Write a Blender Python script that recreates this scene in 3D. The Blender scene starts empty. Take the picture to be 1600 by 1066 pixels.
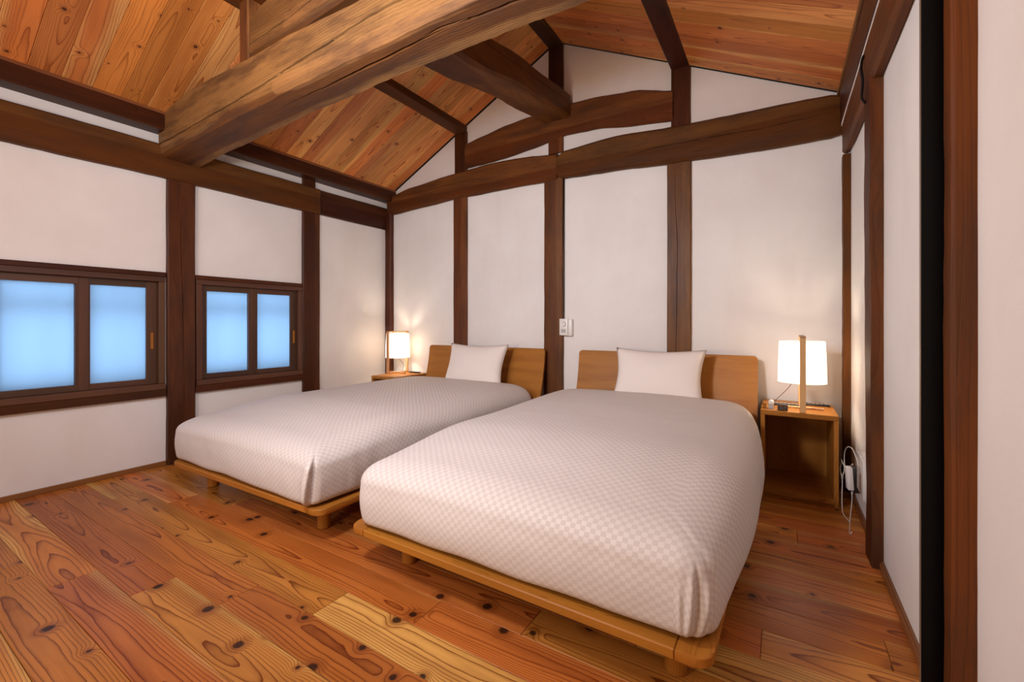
import bpy, bmesh, math, random
from mathutils import Vector, Matrix, noise
random.seed(7)
C = bpy.context.scene.collection
SC = bpy.context.scene
PI = math.pi

# ------------------------------------------------------------------ camera
cam_d = bpy.data.cameras.new('camera')
cam_d.sensor_width = 36.0
cam_d.lens = 682 / 1600 * 36
cam_d.shift_y = -28 / 1600
cam_d.clip_start = 0.02
cam = bpy.data.objects.new('camera', cam_d)
cam.location = (0, 0, 0.98)
cam.rotation_euler = (PI / 2, 0, math.atan2(421, 682))
C.objects.link(cam)
SC.camera = cam

# ------------------------------------------------------------------ world: blue dusk daylight seen only through the frosted windows
w = bpy.data.worlds.new('world'); SC.world = w
w.use_nodes = True
bg = w.node_tree.nodes['Background']
bg.inputs[0].default_value = (0.255, 0.40, 0.57, 1)
bg.inputs[1].default_value = 3.2

# ------------------------------------------------------------------ lights and exposure
def area(name, loc, target, size, power, col, sy=None):
    l = bpy.data.lights.new(name, 'AREA')
    l.energy = power; l.color = col; l.size = size
    if sy: l.shape = 'RECTANGLE'; l.size_y = sy
    o = bpy.data.objects.new(name, l)
    o.location = loc
    d = Vector(target) - Vector(loc)
    o.rotation_euler = d.to_track_quat('-Z', 'Y').to_euler()
    C.objects.link(o)
    return o
area('unseen_key_light', (-1.25, 0.36, 1.76), (-1.75, 2.8, 1.05), 0.26, 27, (0.96, 0.97, 1.06))  # unseen key light added in mid-room for the back wall and beds
area('unseen_key_light', (-1.6, -0.75, 2.0), (-1.8, 2.6, 1.1), 0.6, 14, (0.96, 0.97, 1.06))  # second unseen light, added behind the camera as frontal fill
area('unseen_room_fill', (-2.0, -1.3, 1.7), (-1.6, 3.0, 1.4), 0.8, 14, (0.97, 0.96, 1.03))  # unseen fill added behind the camera, lifts the left wall
area('unseen_up_fill', (-1.4, -0.9, 0.95), (-1.15, 0.9, 2.5), 0.3, 24, (1.0, 0.72, 0.42))  # unseen warm light added to brighten ceiling boards and beam undersides
area('unseen_ceiling_fill', (-2.1, 0.5, 2.62), (-1.3, 2.9, 2.85), 0.25, 4, (1.0, 0.70, 0.42))  # unseen warm light added above beam level to brighten the ceiling
SC.view_settings.view_transform = 'Standard'
SC.view_settings.look = 'None'
SC.view_settings.gamma = 1
SC.view_settings.use_curve_mapping = False
SC.view_settings.exposure = 0.07

# ------------------------------------------------------------------ shader helper: maths on sockets
class G:
    def __init__(s, name):
        s.m = bpy.data.materials.new(name); s.m.use_nodes = True
        s.nt = s.m.node_tree; s.N = s.nt.nodes; s.L = s.nt.links
        s.b = s.N['Principled BSDF']
    def put(s, sock, v):
        if isinstance(v, S): s.L.new(v.k, sock)
        else: sock.default_value = v
    def math(s, op, a, b=0.0, c=None):
        n = s.N.new('ShaderNodeMath'); n.operation = op
        s.put(n.inputs[0], a); s.put(n.inputs[1], b)
        if c is not None: s.put(n.inputs[2], c)
        return S(s, n.outputs[0])
    def xyz(s, x, y, z):
        n = s.N.new('ShaderNodeCombineXYZ')
        for i, v in enumerate((x, y, z)): s.put(n.inputs[i], v)
        return S(s, n.outputs[0])
    def sep(s, v):
        n = s.N.new('ShaderNodeSeparateXYZ'); s.put(n.inputs[0], v)
        return [S(s, o) for o in n.outputs]
    def tex(s, kind='Object'):
        return S(s, s.N.new('ShaderNodeTexCoord').outputs[kind])
    def noise(s, v, scale, detail=2.0, rough=0.5):
        n = s.N.new('ShaderNodeTexNoise'); s.put(n.inputs['Vector'], v)
        s.put(n.inputs['Scale'], scale); n.inputs['Detail'].default_value = detail; n.inputs['Roughness'].default_value = rough
        return S(s, n.outputs[0])
    def info(s, k): return S(s, s.N.new('ShaderNodeObjectInfo').outputs[k])
    def mix(s, f, a, b):
        n = s.N.new('ShaderNodeMix'); n.data_type = 'RGBA'
        s.put(n.inputs[0], f)
        for sock, v in ((n.inputs[6], a), (n.inputs[7], b)):
            if isinstance(v, S): s.L.new(v.k, sock)
            else: sock.default_value = (*v, 1)
        return S(s, n.outputs[2])
    def step(s, v, lo, hi):
        n = s.N.new('ShaderNodeMapRange'); n.interpolation_type = 'SMOOTHSTEP'
        s.put(n.inputs[0], v); s.put(n.inputs[1], lo); s.put(n.inputs[2], hi)
        return S(s, n.outputs[0])
    def bump(s, h, dist=0.002, strength=0.5):
        n = s.N.new('ShaderNodeBump'); n.inputs['Strength'].default_value = strength
        n.inputs['Distance'].default_value = dist; s.put(n.inputs['Height'], h)
        s.L.new(n.outputs[0], s.b.inputs['Normal'])
    def voro(s, v, scale, dims='3D'):
        n = s.N.new('ShaderNodeTexVoronoi'); n.voronoi_dimensions = dims
        s.put(n.inputs['Vector'], v); n.inputs['Scale'].default_value = scale
        return S(s, n.outputs['Distance']), S(s, n.outputs['Color'])
class S:
    def __init__(s, g, k): s.g = g; s.k = k
    def __add__(a, b): return a.g.math('ADD', a, b)
    def __radd__(a, b): return a.g.math('ADD', b, a)
    def __sub__(a, b): return a.g.math('SUBTRACT', a, b)
    def __rsub__(a, b): return a.g.math('SUBTRACT', b, a)
    def __mul__(a, b): return a.g.math('MULTIPLY', a, b)
    def __rmul__(a, b): return a.g.math('MULTIPLY', b, a)
    def __truediv__(a, b): return a.g.math('DIVIDE', a, b)

def plain(name, col, rough=0.5, metal=0.0, spec=None, emit=None, es=0):
    g = G(name)
    g.b.inputs['Base Color'].default_value = (*col, 1)
    g.b.inputs['Roughness'].default_value = rough
    g.b.inputs['Metallic'].default_value = metal
    if spec is not None: g.b.inputs['Specular IOR Level'].default_value = spec
    if emit:
        g.b.inputs['Emission Color'].default_value = (*emit, 1); g.b.inputs['Emission Strength'].default_value = es
    # faint surface grain so that nothing is a dead flat colour
    n = g.noise(g.tex(), 180.0, 2)
    g.bump(n, 0.0004, 0.25)
    return g.m

def wood(name, early, late, pale, rough=0.4, freq=190., wob=0.035, knots=5.0, knot_size=0.010, knot_frac=0.5, knot_col=(0.05, 0.015, 0.008),
         line=0.75, hue=None, age=None, flat=True, bump=0.0006, palecut=0.085, depth=0.03, spec=0.4, coat=0.0, wobx=0.8, strip=None, hj=0.019):
    """Sawn softwood: growth rings round a wandering pith below the board, pale sapwood far from it, branch knots. Grain runs along local X."""
    g = G(name)
    x, y, z = g.sep(g.tex())
    r1 = g.info('Random'); col = g.sep(g.info('Color'))
    X = x + r1 * 61.0
    sh = g.xyz(X, y, z + r1 * 13.0)
    # knots
    kv = g.xyz(X, y + r1 * 7.0, 0.0) if flat else g.xyz(X, y, z)
    kd, kc = g.voro(kv, knots, '2D' if flat else '3D')
    kr = g.sep(kc)[0]
    has = g.step(kr, 1 - knot_frac, 1 - knot_frac + 0.02)
    dm = kd / knots
    near = g.math('EXPONENT', dm * dm * (-1.0 / (0.026 ** 2))) * has
    # rings
    lo = g.xyz(X * wobx, y * 1.6, z * 1.6)
    n1 = g.noise(lo, 1.0, 1.5) - 0.5
    n2 = g.noise(g.xyz(X * wobx * 0.8 + 9.0, y * 2.0, z * 2.0), 1.0, 1.5) - 0.5
    yy = y + ((g.math('FRACT', r1 * 7.31) - 0.5) * 0.09) + n1 * (wob * 3.0)
    zz = z - (g.math('FRACT', r1 * 3.77) * depth * 1.6 + depth) + n2 * (wob * 2.4)
    r = g.math('SQRT', yy * yy + zz * zz)
    rr = r + near * 0.013 + (g.noise(g.xyz(X * 7.0, y * 30.0, z * 30.0), 1.0, 3.0) - 0.5) * 0.0035 + (g.noise(g.xyz(X * 2.2, y * 8.0, z * 8.0), 1.0, 2.0) - 0.5) * 0.010
    ph = rr * (freq * (1.0)) + g.noise(rr * 0 + sh, 2.0, 1.0) * 1.5
    f = g.math('FRACT', ph)
    ln = g.math('POWER', f, 6.0) * (1.0 - g.step(f, 0.95, 1.0))
    fib = g.noise(g.xyz(X * 6.0, y * 260.0, z * 260.0), 1.0, 2.0)
    body = g.mix(g.step(rr, palecut, palecut + 0.02) * (1.0 - near), early, pale)
    body = g.mix(col[0], body, pale)
    broad = g.noise(g.xyz(X * 1.7, y * 14.0, z * 14.0), 1.0, 3.0)
    body = g.mix(g.step(broad, 0.35, 0.75) * 0.45, body, late)
    c = g.mix(ln * line * (0.55 + 0.9 * broad), body, late)
    c = g.mix((fib - 0.5) * 0.35 + 0.12, c, late)
    # per board tone
    tone = 0.78 + g.math('FRACT', r1 * 17.9) * 0.42
    hsv = g.N.new('ShaderNodeHueSaturation'); g.L.new(c.k, hsv.inputs['Color']); g.put(hsv.inputs['Value'], tone)
    hsv.inputs['Saturation'].default_value = 1.0
    g.put(hsv.inputs['Hue'], 0.4995 - hj / 2 + g.math('FRACT', r1 * 5.3) * hj)
    c = S(g, hsv.outputs[0])
    ks = knot_size * (0.5 + g.sep(kc)[1] * 0.9)
    edge = dm + (g.noise(g.xyz(X * 60.0, y * 60.0, z * 60.0), 1.0, 2.0) - 0.5) * 0.006
    km = (1.0 - g.step(edge, ks * 0.55, ks)) * has
    halo = (1.0 - g.step(edge, ks, ks * 2.6)) * has
    c = g.mix(halo * 0.45, c, late)
    c = g.mix(km * 0.92, c, knot_col)
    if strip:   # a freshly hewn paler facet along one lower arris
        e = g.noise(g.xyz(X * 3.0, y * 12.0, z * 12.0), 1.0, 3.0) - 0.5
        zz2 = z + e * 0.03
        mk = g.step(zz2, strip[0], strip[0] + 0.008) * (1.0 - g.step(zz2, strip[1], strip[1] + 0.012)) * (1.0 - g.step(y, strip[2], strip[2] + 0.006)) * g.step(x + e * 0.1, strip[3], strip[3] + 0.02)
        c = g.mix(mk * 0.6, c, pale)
    if age:   # dirt and soot with a shape of its own
        a = g.noise(g.xyz(X * 2.0, y * 9.0, z * 9.0), 1.0, 5.0, 0.65)
        c = g.mix(g.step(a, 0.42, 0.68) * age[1], c, age[0])
        sc = g.noise(g.xyz(X * 5.0, y * 90.0, z * 90.0), 1.0, 4.0, 0.7)
        c = g.mix(g.step(sc, 0.60, 0.72) * 0.6, c, age[0])
    g.L.new(c.k, g.b.inputs['Base Color'])
    g.put(g.b.inputs['Roughness'], rough + (fib - 0.5) * 0.15)
    g.b.inputs['Specular IOR Level'].default_value = spec
    if coat: g.b.inputs['Coat Weight'].default_value = coat; g.b.inputs['Coat Roughness'].default_value = 0.25
    g.bump(ln * -0.5 + fib * 0.6 - km * 1.0, bump, 0.6)
    return g.m

M = {}
M['floor'] = wood('cedar_floor', (0.54, 0.180, 0.030), (0.17, 0.036, 0.005), (0.70, 0.37, 0.10), rough=0.36, freq=165, knots=4.2, knot_size=0.016, knot_frac=0.6, knot_col=(0.022, 0.007, 0.004), line=1.6, coat=0.0, spec=0.2, palecut=0.115, depth=0.045)
M['ceiling'] = wood('cedar_ceiling', (0.70, 0.245, 0.050), (0.30, 0.08, 0.014), (0.86, 0.47, 0.14), rough=0.5, freq=175, knots=4.5, knot_size=0.010, knot_frac=0.5, line=1.35, palecut=0.098, depth=0.04)
M['old'] = wood('old_dark_timber', (0.080, 0.022, 0.006), (0.022, 0.006, 0.0025), (0.12, 0.040, 0.012), rough=0.42, freq=110, knots=3.0, knot_size=0.016, knot_frac=0.4, line=0.55, flat=False, age=((0.03, 0.013, 0.009), 0.45), bump=0.0015, spec=0.22)
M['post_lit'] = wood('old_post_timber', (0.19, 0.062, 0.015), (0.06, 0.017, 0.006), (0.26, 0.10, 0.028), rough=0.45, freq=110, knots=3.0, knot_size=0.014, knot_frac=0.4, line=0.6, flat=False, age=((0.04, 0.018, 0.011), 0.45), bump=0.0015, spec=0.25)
M['tie'] = wood('old_brown_timber', (0.140, 0.043, 0.008), (0.045, 0.013, 0.004), (0.21, 0.08, 0.018), rough=0.55, freq=90, knots=3.0, knot_size=0.016, knot_frac=0.4, line=0.5, flat=False, age=((0.05, 0.025, 0.015), 0.5), bump=0.002, spec=0.15)
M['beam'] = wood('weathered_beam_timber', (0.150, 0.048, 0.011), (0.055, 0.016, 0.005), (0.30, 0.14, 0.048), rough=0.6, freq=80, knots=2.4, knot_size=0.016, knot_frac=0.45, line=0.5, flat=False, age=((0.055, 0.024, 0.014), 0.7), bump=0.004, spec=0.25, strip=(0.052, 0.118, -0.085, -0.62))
M['window'] = wood('stained_window_wood', (0.095, 0.040, 0.019), (0.045, 0.018, 0.010), (0.12, 0.05, 0.02), rough=0.45, freq=260, knots=1.0, knot_frac=0.05, line=0.4, flat=False)
M['oak'] = wood('oak', (0.42, 0.165, 0.022), (0.22, 0.072, 0.010), (0.47, 0.20, 0.035), rough=0.42, freq=260, knots=0.6, knot_frac=0.0, line=1.0, wob=0.035, wobx=1.6, palecut=0.2, bump=0.0003, spec=0.22, hj=0.004)
M['lamp_wood'] = wood('pale_lamp_wood', (0.58, 0.33, 0.15), (0.42, 0.21, 0.09), (0.6, 0.36, 0.17), rough=0.45, freq=300, knots=0.6, knot_frac=0.0, line=0.35, palecut=0.3, bump=0.0002)
M['base'] = wood('baseboard_wood', (0.27, 0.105, 0.032), (0.13, 0.045, 0.015), (0.33, 0.15, 0.05), rough=0.42, freq=200, knots=1.0, knot_frac=0.05, line=0.5, palecut=0.3)
# plaster: trowelled, faint mottling and fine sand
g = G('plaster'); t = g.tex()
n = g.noise(t, 1.7, 5.0, 0.6); fine = g.noise(t, 90.0, 4.0, 0.6)
a, b, c_ = g.sep(t)
streak = g.noise(g.xyz(a * 6.0, b * 6.0, c_ * 1.2), 1.0, 4.0)
c = g.mix(g.step(n, 0.35, 0.7), (0.80, 0.765, 0.735), (0.85, 0.825, 0.80))
c = g.mix(g.step(streak, 0.5, 0.8) * 0.35, c, (0.77, 0.715, 0.66))
g.L.new(c.k, g.b.inputs['Base Color']); g.b.inputs['Roughness'].default_value = 0.85; g.b.inputs['Specular IOR Level'].default_value = 0.2
g.bump(fine + streak * 0.8, 0.0012, 0.5)
M['plaster'] = g.m
# duvet cloth: woven checks of 15 mm, matt against satin
g = G('checked_cotton'); u, v, _ = g.sep(g.tex('UV'))
CS = 1 / 0.0155
cu = g.math('FLOOR', u * CS) + g.math('FLOOR', v * CS)
par = g.math('ABSOLUTE', g.math('MODULO', cu, 2.0))
th = g.noise(g.xyz(u * 900.0, v * 900.0, 0.0), 1.0, 1.0)
c = g.mix(par, (0.68, 0.625, 0.585), (0.595, 0.537, 0.500))
g.L.new(c.k, g.b.inputs['Base Color'])
g.put(g.b.inputs['Roughness'], 0.55 + par * 0.25)
g.b.inputs['Specular IOR Level'].default_value = 0.35
g.bump(par * 0.5 + th * 0.5, 0.0005, 0.4)
M['check'] = g.m
g = G('white_cotton'); t = g.tex(); wv = g.noise(t, 700.0, 2.0)
g.b.inputs['Base Color'].default_value = (0.82, 0.75, 0.70, 1); g.b.inputs['Roughness'].default_value = 0.8
g.bump(wv, 0.0004, 0.4); M['cotton'] = g.m
g = G('mattress_ticking'); g.b.inputs['Base Color'].default_value = (0.62, 0.56, 0.50, 1); g.b.inputs['Roughness'].default_value = 0.85
g.bump(g.noise(g.tex(), 300.0, 2.0), 0.001, 0.4); M['mattress'] = g.m
# frosted glass: lets daylight through, scattered
g = G('frosted_glass')
tr = g.N.new('ShaderNodeBsdfTranslucent'); tr.inputs[0].default_value = (0.82, 0.9, 0.98, 1)
gl = g.N.new('ShaderNodeBsdfGlossy'); gl.inputs['Roughness'].default_value = 0.35; gl.inputs[0].default_value = (0.9, 0.95, 1, 1)
mx = g.N.new('ShaderNodeMixShader'); mx.inputs[0].default_value = 0.04
g.L.new(tr.outputs[0], mx.inputs[1]); g.L.new(gl.outputs[0], mx.inputs[2])
g.L.new(mx.outputs[0], g.N['Material Output'].inputs[0]); M['glass'] = g.m
# lamp shade cloth: translucent
g = G('lamp_shade_cloth')
tr = g.N.new('ShaderNodeBsdfTranslucent'); tr.inputs[0].default_value = (0.95, 0.90, 0.84, 1)
df = g.N.new('ShaderNodeBsdfDiffuse'); df.inputs[0].default_value = (0.85, 0.80, 0.74, 1)
mx = g.N.new('ShaderNodeMixShader'); mx.inputs[0].default_value = 0.45
g.L.new(tr.outputs[0], mx.inputs[1]); g.L.new(df.outputs[0], mx.inputs[2])
g.L.new(mx.outputs[0], g.N['Material Output'].inputs[0]); M['shade'] = g.m
M['bulb'] = plain('lit_bulb', (1, 1, 1), 0.5, emit=(1.0, 0.82, 0.62), es=20)
M['black'] = plain('black_steel', (0.002, 0.002, 0.002), 0.35, 0.0, 0.15)
M['steel_edge_glint'] = plain('satin_edge_glint', (0.22, 0.17, 0.12), 0.4, 0.3)  # paler than the upright: the edge highlight is put into the colour
M['iron'] = plain('black_iron', (0.012, 0.011, 0.011), 0.5, 0.6)
M['plastic_black'] = plain('black_plastic', (0.015, 0.014, 0.014), 0.35)
M['plastic_white'] = plain('white_plastic', (0.78, 0.76, 0.72), 0.35)
M['plastic_grey'] = plain('grey_print', (0.42, 0.40, 0.38), 0.5)
M['cable_white'] = plain('white_cable', (0.72, 0.68, 0.62), 0.45)
M['cable_brown'] = plain('brown_cable', (0.13, 0.07, 0.04), 0.5)
M['clock_face'] = plain('dark_brown_face', (0.055, 0.033, 0.024), 0.3)
M['digit'] = plain('pale_print', (0.30, 0.26, 0.22), 0.5)
M['paint_gap'] = plain('dark_backing', (0.02, 0.014, 0.01), 0.9)

# ------------------------------------------------------------------ object helpers
WM = {}
AX = {'x': Matrix.Identity(4), 'y': Matrix.Rotation(PI / 2, 4, 'Z'), 'z': Matrix.Rotation(-PI / 2, 4, 'Y')}
def tag(o, label=None, cat=None, group=None, kind=None):
    if label: o['label'] = label
    if cat: o['category'] = cat
    if group: o['group'] = group
    if kind: o['kind'] = kind
    return o
def obj(name, bm, mat, parent=None, axis='x', origin=None, smooth=30, rot=None):
    """link a bmesh given in room coordinates as one object whose local X runs along the grain"""
    if origin is None:
        xs = [v.co for v in bm.verts]
        lo = [min(c[i] for c in xs) for i in range(3)]; hi = [max(c[i] for c in xs) for i in range(3)]
        origin = ((lo[0] + hi[0]) / 2, (lo[1] + hi[1]) / 2, lo[2])
    R = rot if rot is not None else AX[axis]
    Mw = Matrix.Translation(Vector(origin)) @ R
    bm.transform(Mw.inverted())
    bmesh.ops.recalc_face_normals(bm, faces=bm.faces[:])
    me = bpy.data.meshes.new(name); bm.to_mesh(me); bm.free()
    if smooth:
        me.shade_smooth(); me.set_sharp_from_angle(angle=math.radians(smooth))
    me.materials.append(M[mat] if isinstance(mat, str) else mat)
    o = bpy.data.objects.new(name, me); C.objects.link(o)
    WM[o.name] = Mw
    if parent is not None:
        o.parent = parent; o.matrix_basis = WM[parent.name].inverted() @ Mw
    else: o.matrix_basis = Mw
    o.color = (0, 0, 0, 1)
    return o
def empty(name, loc, rz=0.0):
    o = bpy.data.objects.new(name, None); C.objects.link(o)
    Mw = Matrix.Translation(Vector(loc)) @ Matrix.Rotation(rz, 4, 'Z')
    o.matrix_basis = Mw; WM[o.name] = Mw; o.empty_display_size = 0.1
    return o
def bxm(bm, x0, x1, y0, y1, z0, z1, bev=0.0, seg=1, X=None):
    r = bmesh.ops.create_cube(bm, size=1.0)
    vs = r['verts']
    for v in vs:
        v.co = Vector(((x0 + x1) / 2 + v.co.x * (x1 - x0), (y0 + y1) / 2 + v.co.y * (y1 - y0), (z0 + z1) / 2 + v.co.z * (z1 - z0)))
    if bev:
        es = list({e for v in vs for e in v.link_edges})
        rr = bmesh.ops.bevel(bm, geom=es, offset=bev, segments=seg, affect='EDGES', profile=0.5)
        vs = list({v for f in rr['faces'] for v in f.verts} | {v for v in vs if v.is_valid})
    if X is not None:
        for v in vs: v.co = X @ v.co
    return vs
def box(name, x0, x1, y0, y1, z0, z1, mat, parent=None, axis='x', bev=0.002, seg=1, X=None):
    bm = bmesh.new(); bxm(bm, x0, x1, y0, y1, z0, z1, bev, seg, X)
    return obj(name, bm, mat, parent, axis)
def tube(bm, pts, r, n=8, closed=False, caps=True):
    pts = [Vector(p) for p in pts]; rings = []
    up = Vector((0.13, 0.31, 0.94)).normalized()
    for i, p in enumerate(pts):
        a = pts[max(i - 1, 0)]; b = pts[min(i + 1, len(pts) - 1)]
        d = (b - a).normalized()
        s = d.cross(up)
        if s.length < 1e-3: s = d.cross(Vector((1, 0, 0)))
        s.normalize(); t = d.cross(s)
        rr = r[i] if isinstance(r, (list, tuple)) else r
        rings.append([bm.verts.new(p + (s * math.cos(2 * PI * k / n) + t * math.sin(2 * PI * k / n)) * rr) for k in range(n)])
    for i in range(len(rings) - 1):
        for k in range(n):
            bm.faces.new((rings[i][k], rings[i][(k + 1) % n], rings[i + 1][(k + 1) % n], rings[i + 1][k]))
    if caps:
        bm.faces.new(rings[0][::-1]); bm.faces.new(rings[-1])
def spline(pts, n=6):
    P = [Vector(p) for p in pts]; out = []
    for i in range(len(P) - 1):
        p0 = P[max(i - 1, 0)]; p1 = P[i]; p2 = P[i + 1]; p3 = P[min(i + 2, len(P) - 1)]
        for k in range(n):
            t = k / n
            out.append(0.5 * ((2 * p1) + (p2 - p0) * t + (2 * p0 - 5 * p1 + 4 * p2 - p3) * t * t + (3 * p1 - p0 - 3 * p2 + p3) * t ** 3))
    out.append(P[-1]); return out
def lathe(bm, prof, cx, cy, n=32, cap=True):
    rings = []
    for r, z in prof:
        rings.append([bm.verts.new((cx + r * math.cos(2 * PI * k / n), cy + r * math.sin(2 * PI * k / n), z)) for k in range(n)])
    for i in range(len(rings) - 1):
        for k in range(n): bm.faces.new((rings[i][k], rings[i][(k + 1) % n], rings[i + 1][(k + 1) % n], rings[i + 1][k]))
    if cap: bm.faces.new(rings[0][::-1]); bm.faces.new(rings[-1])
def interp(tab, s):
    if s <= tab[0][0]: return tab[0][1:]
    for a, b in zip(tab, tab[1:]):
        if s <= b[0]:
            t = (s - a[0]) / (b[0] - a[0]); t = t * t * (3 - 2 * t) * 0.5 + t * 0.5
            return tuple(p + (q - p) * t for p, q in zip(a[1:], b[1:]))
    return tab[-1][1:]
def loft(axis, tab, ch=0.012, wob=0.003, step=0.06, m=4, grooves=(), seed=0.0, wfreq=3.0, round_ends=0.0):
    """timber as a loft. tab rows: (s, a0, a1, b0, b1); axis x: a=y b=z; axis y: a=x b=z; axis z: a=x b=y.
    grooves: (face, fn(s)->pos, fn(s)->half width, depth, spread) real drying cracks cut in face 'a0','a1','b0'."""
    bm = bmesh.new()
    s0, s1 = tab[0][0], tab[-1][0]
    n = max(2, int(abs(s1 - s0) / step))
    def P(s, a, b): return Vector({'x': (s, a, b), 'y': (a, s, b), 'z': (a, b, s)}[axis])
    rings = []
    for i in range(n + 1):
        s = s0 + (s1 - s0) * i / n
        a0, a1, b0, b1 = interp(tab, s)
        c = ch
        if round_ends:
            e = min(s - s0, s1 - s)
            k = round_ends * max(0, 1 - e / round_ends) ** 2 * 0.35
            a0 += k; a1 -= k; b0 += k; b1 -= k
        faces = {'a0': ((a0, b0 + c), (a0, b1 - c), (-1, 0)), 'b1': ((a0 + c, b1), (a1 - c, b1), (0, 1)),
                 'a1': ((a1, b1 - c), (a1, b0 + c), (1, 0)), 'b0': ((a1 - c, b0), (a0 + c, b0), (0, -1))}
        sec = []
        for key in ('a0', 'b1', 'a1', 'b0'):
            p, q, nr = faces[key]
            ax = 1 if key[0] == 'a' else 0
            pts = [(p[0] + (q[0] - p[0]) * k / m, p[1] + (q[1] - p[1]) * k / m, 0.0) for k in range(m + 1)]
            for gf in grooves:
                if gf[0] != key: continue
                pos = gf[1](s); hw = gf[2](s); d = gf[3] * min(1, hw / 0.002)
                sgn = 1 if (q[ax] > p[ax]) else -1
                for dd, dep in ((-hw, 0.0), (-hw * 0.5, d), (hw * 0.5, d), (hw, 0.0)):
                    c2 = [p[0], p[1], dep]; c2[ax] = pos + dd * sgn; pts.append(tuple(c2))
            pts.sort(key=lambda t: (t[ax] - p[ax]) * (1 if q[ax] > p[ax] else -1))
            for t in pts: sec.append((t[0] - nr[0] * t[2], t[1] - nr[1] * t[2], nr))
        ring = []
        for (a, b, nr) in sec:
            v = P(s, a, b)
            if wob:
                nn = noise.noise(Vector((s * wfreq + seed, a * 6 + seed * 1.7, b * 6))) * wob + noise.noise(Vector((s * wfreq * 6 + seed, a * 22, b * 22 + seed))) * wob * 0.45
                v = P(s, a + nr[0] * nn, b + nr[1] * nn)
            ring.append(bm.verts.new(v))
        rings.append(ring)
    K = len(rings[0])
    for i in range(n):
        for k in range(K):
            bm.faces.new((rings[i][k], rings[i][(k + 1) % K], rings[i + 1][(k + 1) % K], rings[i + 1][k]))
    bm.faces.new(rings[0][::-1]); bm.faces.new(rings[-1])
    return bm
def timber(name, axis, tab, mat, label, cat, group=None, parent=None, smooth=32, **kw):
    o = obj(name, loft(axis, tab, **kw), mat, parent, axis, smooth=smooth)
    if label: tag(o, label, cat, group)
    return o
def crack(pos, s0, s1, w, amp=0.012, seed=0.0):
    """a wandering drying crack between s0 and s1"""
    def fp(s): return pos + amp * noise.noise(Vector((s * 2.1, seed, 3.3))) + amp * 0.3 * noise.noise(Vector((s * 11, seed, 1.0)))
    def fw(s):
        t = (s - s0) / (s1 - s0)
        return max(0.0001, w * max(0, math.sin(PI * min(1, max(0, t)))) ** 0.5 * (0.75 + 0.5 * noise.noise(Vector((s * 7, seed, 0))))) if 0 < t < 1 else 0.0001
    return fp, fw

# ------------------------------------------------------------------ room shell
XL, XR, YB, YF = -3.625, 0.345, 3.316, -1.9
RX, RZ, SL = -1.605, 3.332, 0.4975
def cz(x): return RZ - SL * abs(x - RX)

floor = box('floor', XL - 0.12, XR + 0.12, YF - 0.12, YB + 0.12, -0.14, -0.022, 'paint_gap', bev=0)
tag(floor, 'wide knotty cedar board floor', kind='structure')
PW = 0.1425
JX = {0: -1.343}
def plank_mesh(L, W, T, bev):
    bm = bmesh.new(); bxm(bm, -L / 2, L / 2, -W / 2, W / 2, -T, 0, 0)
    top = [e for e in bm.edges if all(v.co.z > -1e-6 for v in e.verts)]
    bmesh.ops.bevel(bm, geom=top, offset=bev, segments=1, affect='EDGES')
    me = bpy.data.meshes.new('plank'); bm.to_mesh(me); bm.free()
    return me
random.seed(3)
meshes = {}
y_base = 0.8965
for k in range(-20, 18):
    ya = y_base + k * PW; yb = ya + PW
    if yb < YF: continue
    ya_, yb_ = max(ya, YF), min(yb, YB)
    if yb_ - ya_ < 0.02: continue
    j = (-1.343 + 0.3225 * k)
    js = sorted({round(j + q * 1.82, 4) for q in range(-6, 7)})
    js = [XL] + [q for q in js if XL + 0.05 < q < XR - 0.05] + [XR]
    for a, b in zip(js, js[1:]):
        L = b - a - 0.0012; W = yb_ - ya_ - 0.0012
        key = (round(L, 3), round(W, 3))
        if key not in meshes:
            meshes[key] = plank_mesh(L, W, 0.02, 0.0012); meshes[key].materials.append(M['floor'])
        o = bpy.data.objects.new('plank', meshes[key]); C.objects.link(o)
        o.parent = floor
        o.matrix_basis = WM[floor.name].inverted() @ Matrix.Translation(((a + b) / 2, (ya_ + yb_) / 2, random.uniform(-0.0006, 0.0)))
        pale = 0.9 if (k == 0 and a > -1.4 and a < -1.2) else (random.choice([0, 0, 0, 0.05, 0.12, 0.3]))
        o.color = (pale, random.random(), 0, 1)

# walls
def poly_wall(name, pts, axis, lo, hi, mat):
    bm = bmesh.new()
    def P(a, b, d): return (a, d, b) if axis == 'y' else (d, a, b)
    f = [bm.verts.new(P(a, b, lo)) for a, b in pts]; r = [bm.verts.new(P(a, b, hi)) for a, b in pts]
    bm.faces.new(f); bm.faces.new(r[::-1])
    for i in range(len(pts)):
        j = (i + 1) % len(pts); bm.faces.new((f[i], f[j], r[j], r[i]))
    o = obj(name, bm, mat, smooth=0); tag(o, kind='structure'); return o
gable = [(XL - .12, -0.14), (XR + .12, -0.14), (XR + .12, cz(XR + .12)), (RX, RZ), (XL - .12, cz(XL - .12))]
poly_wall('wall_back', gable, 'y', YB, YB + 0.12, 'plaster')
poly_wall('wall_front', gable, 'y', YF - 0.12, YF, 'plaster')
poly_wall('wall_right', [(YF, -0.02), (YB, -0.02), (YB, 2.42), (YF, 2.42)], 'x', XR, XR + 0.12, 'plaster')
o = box('infill', 0.303, XR, 1.4, 3.24, 2.152, 2.168, 'plaster', bpy.data.objects['wall_right'], 'y', 0)
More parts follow.
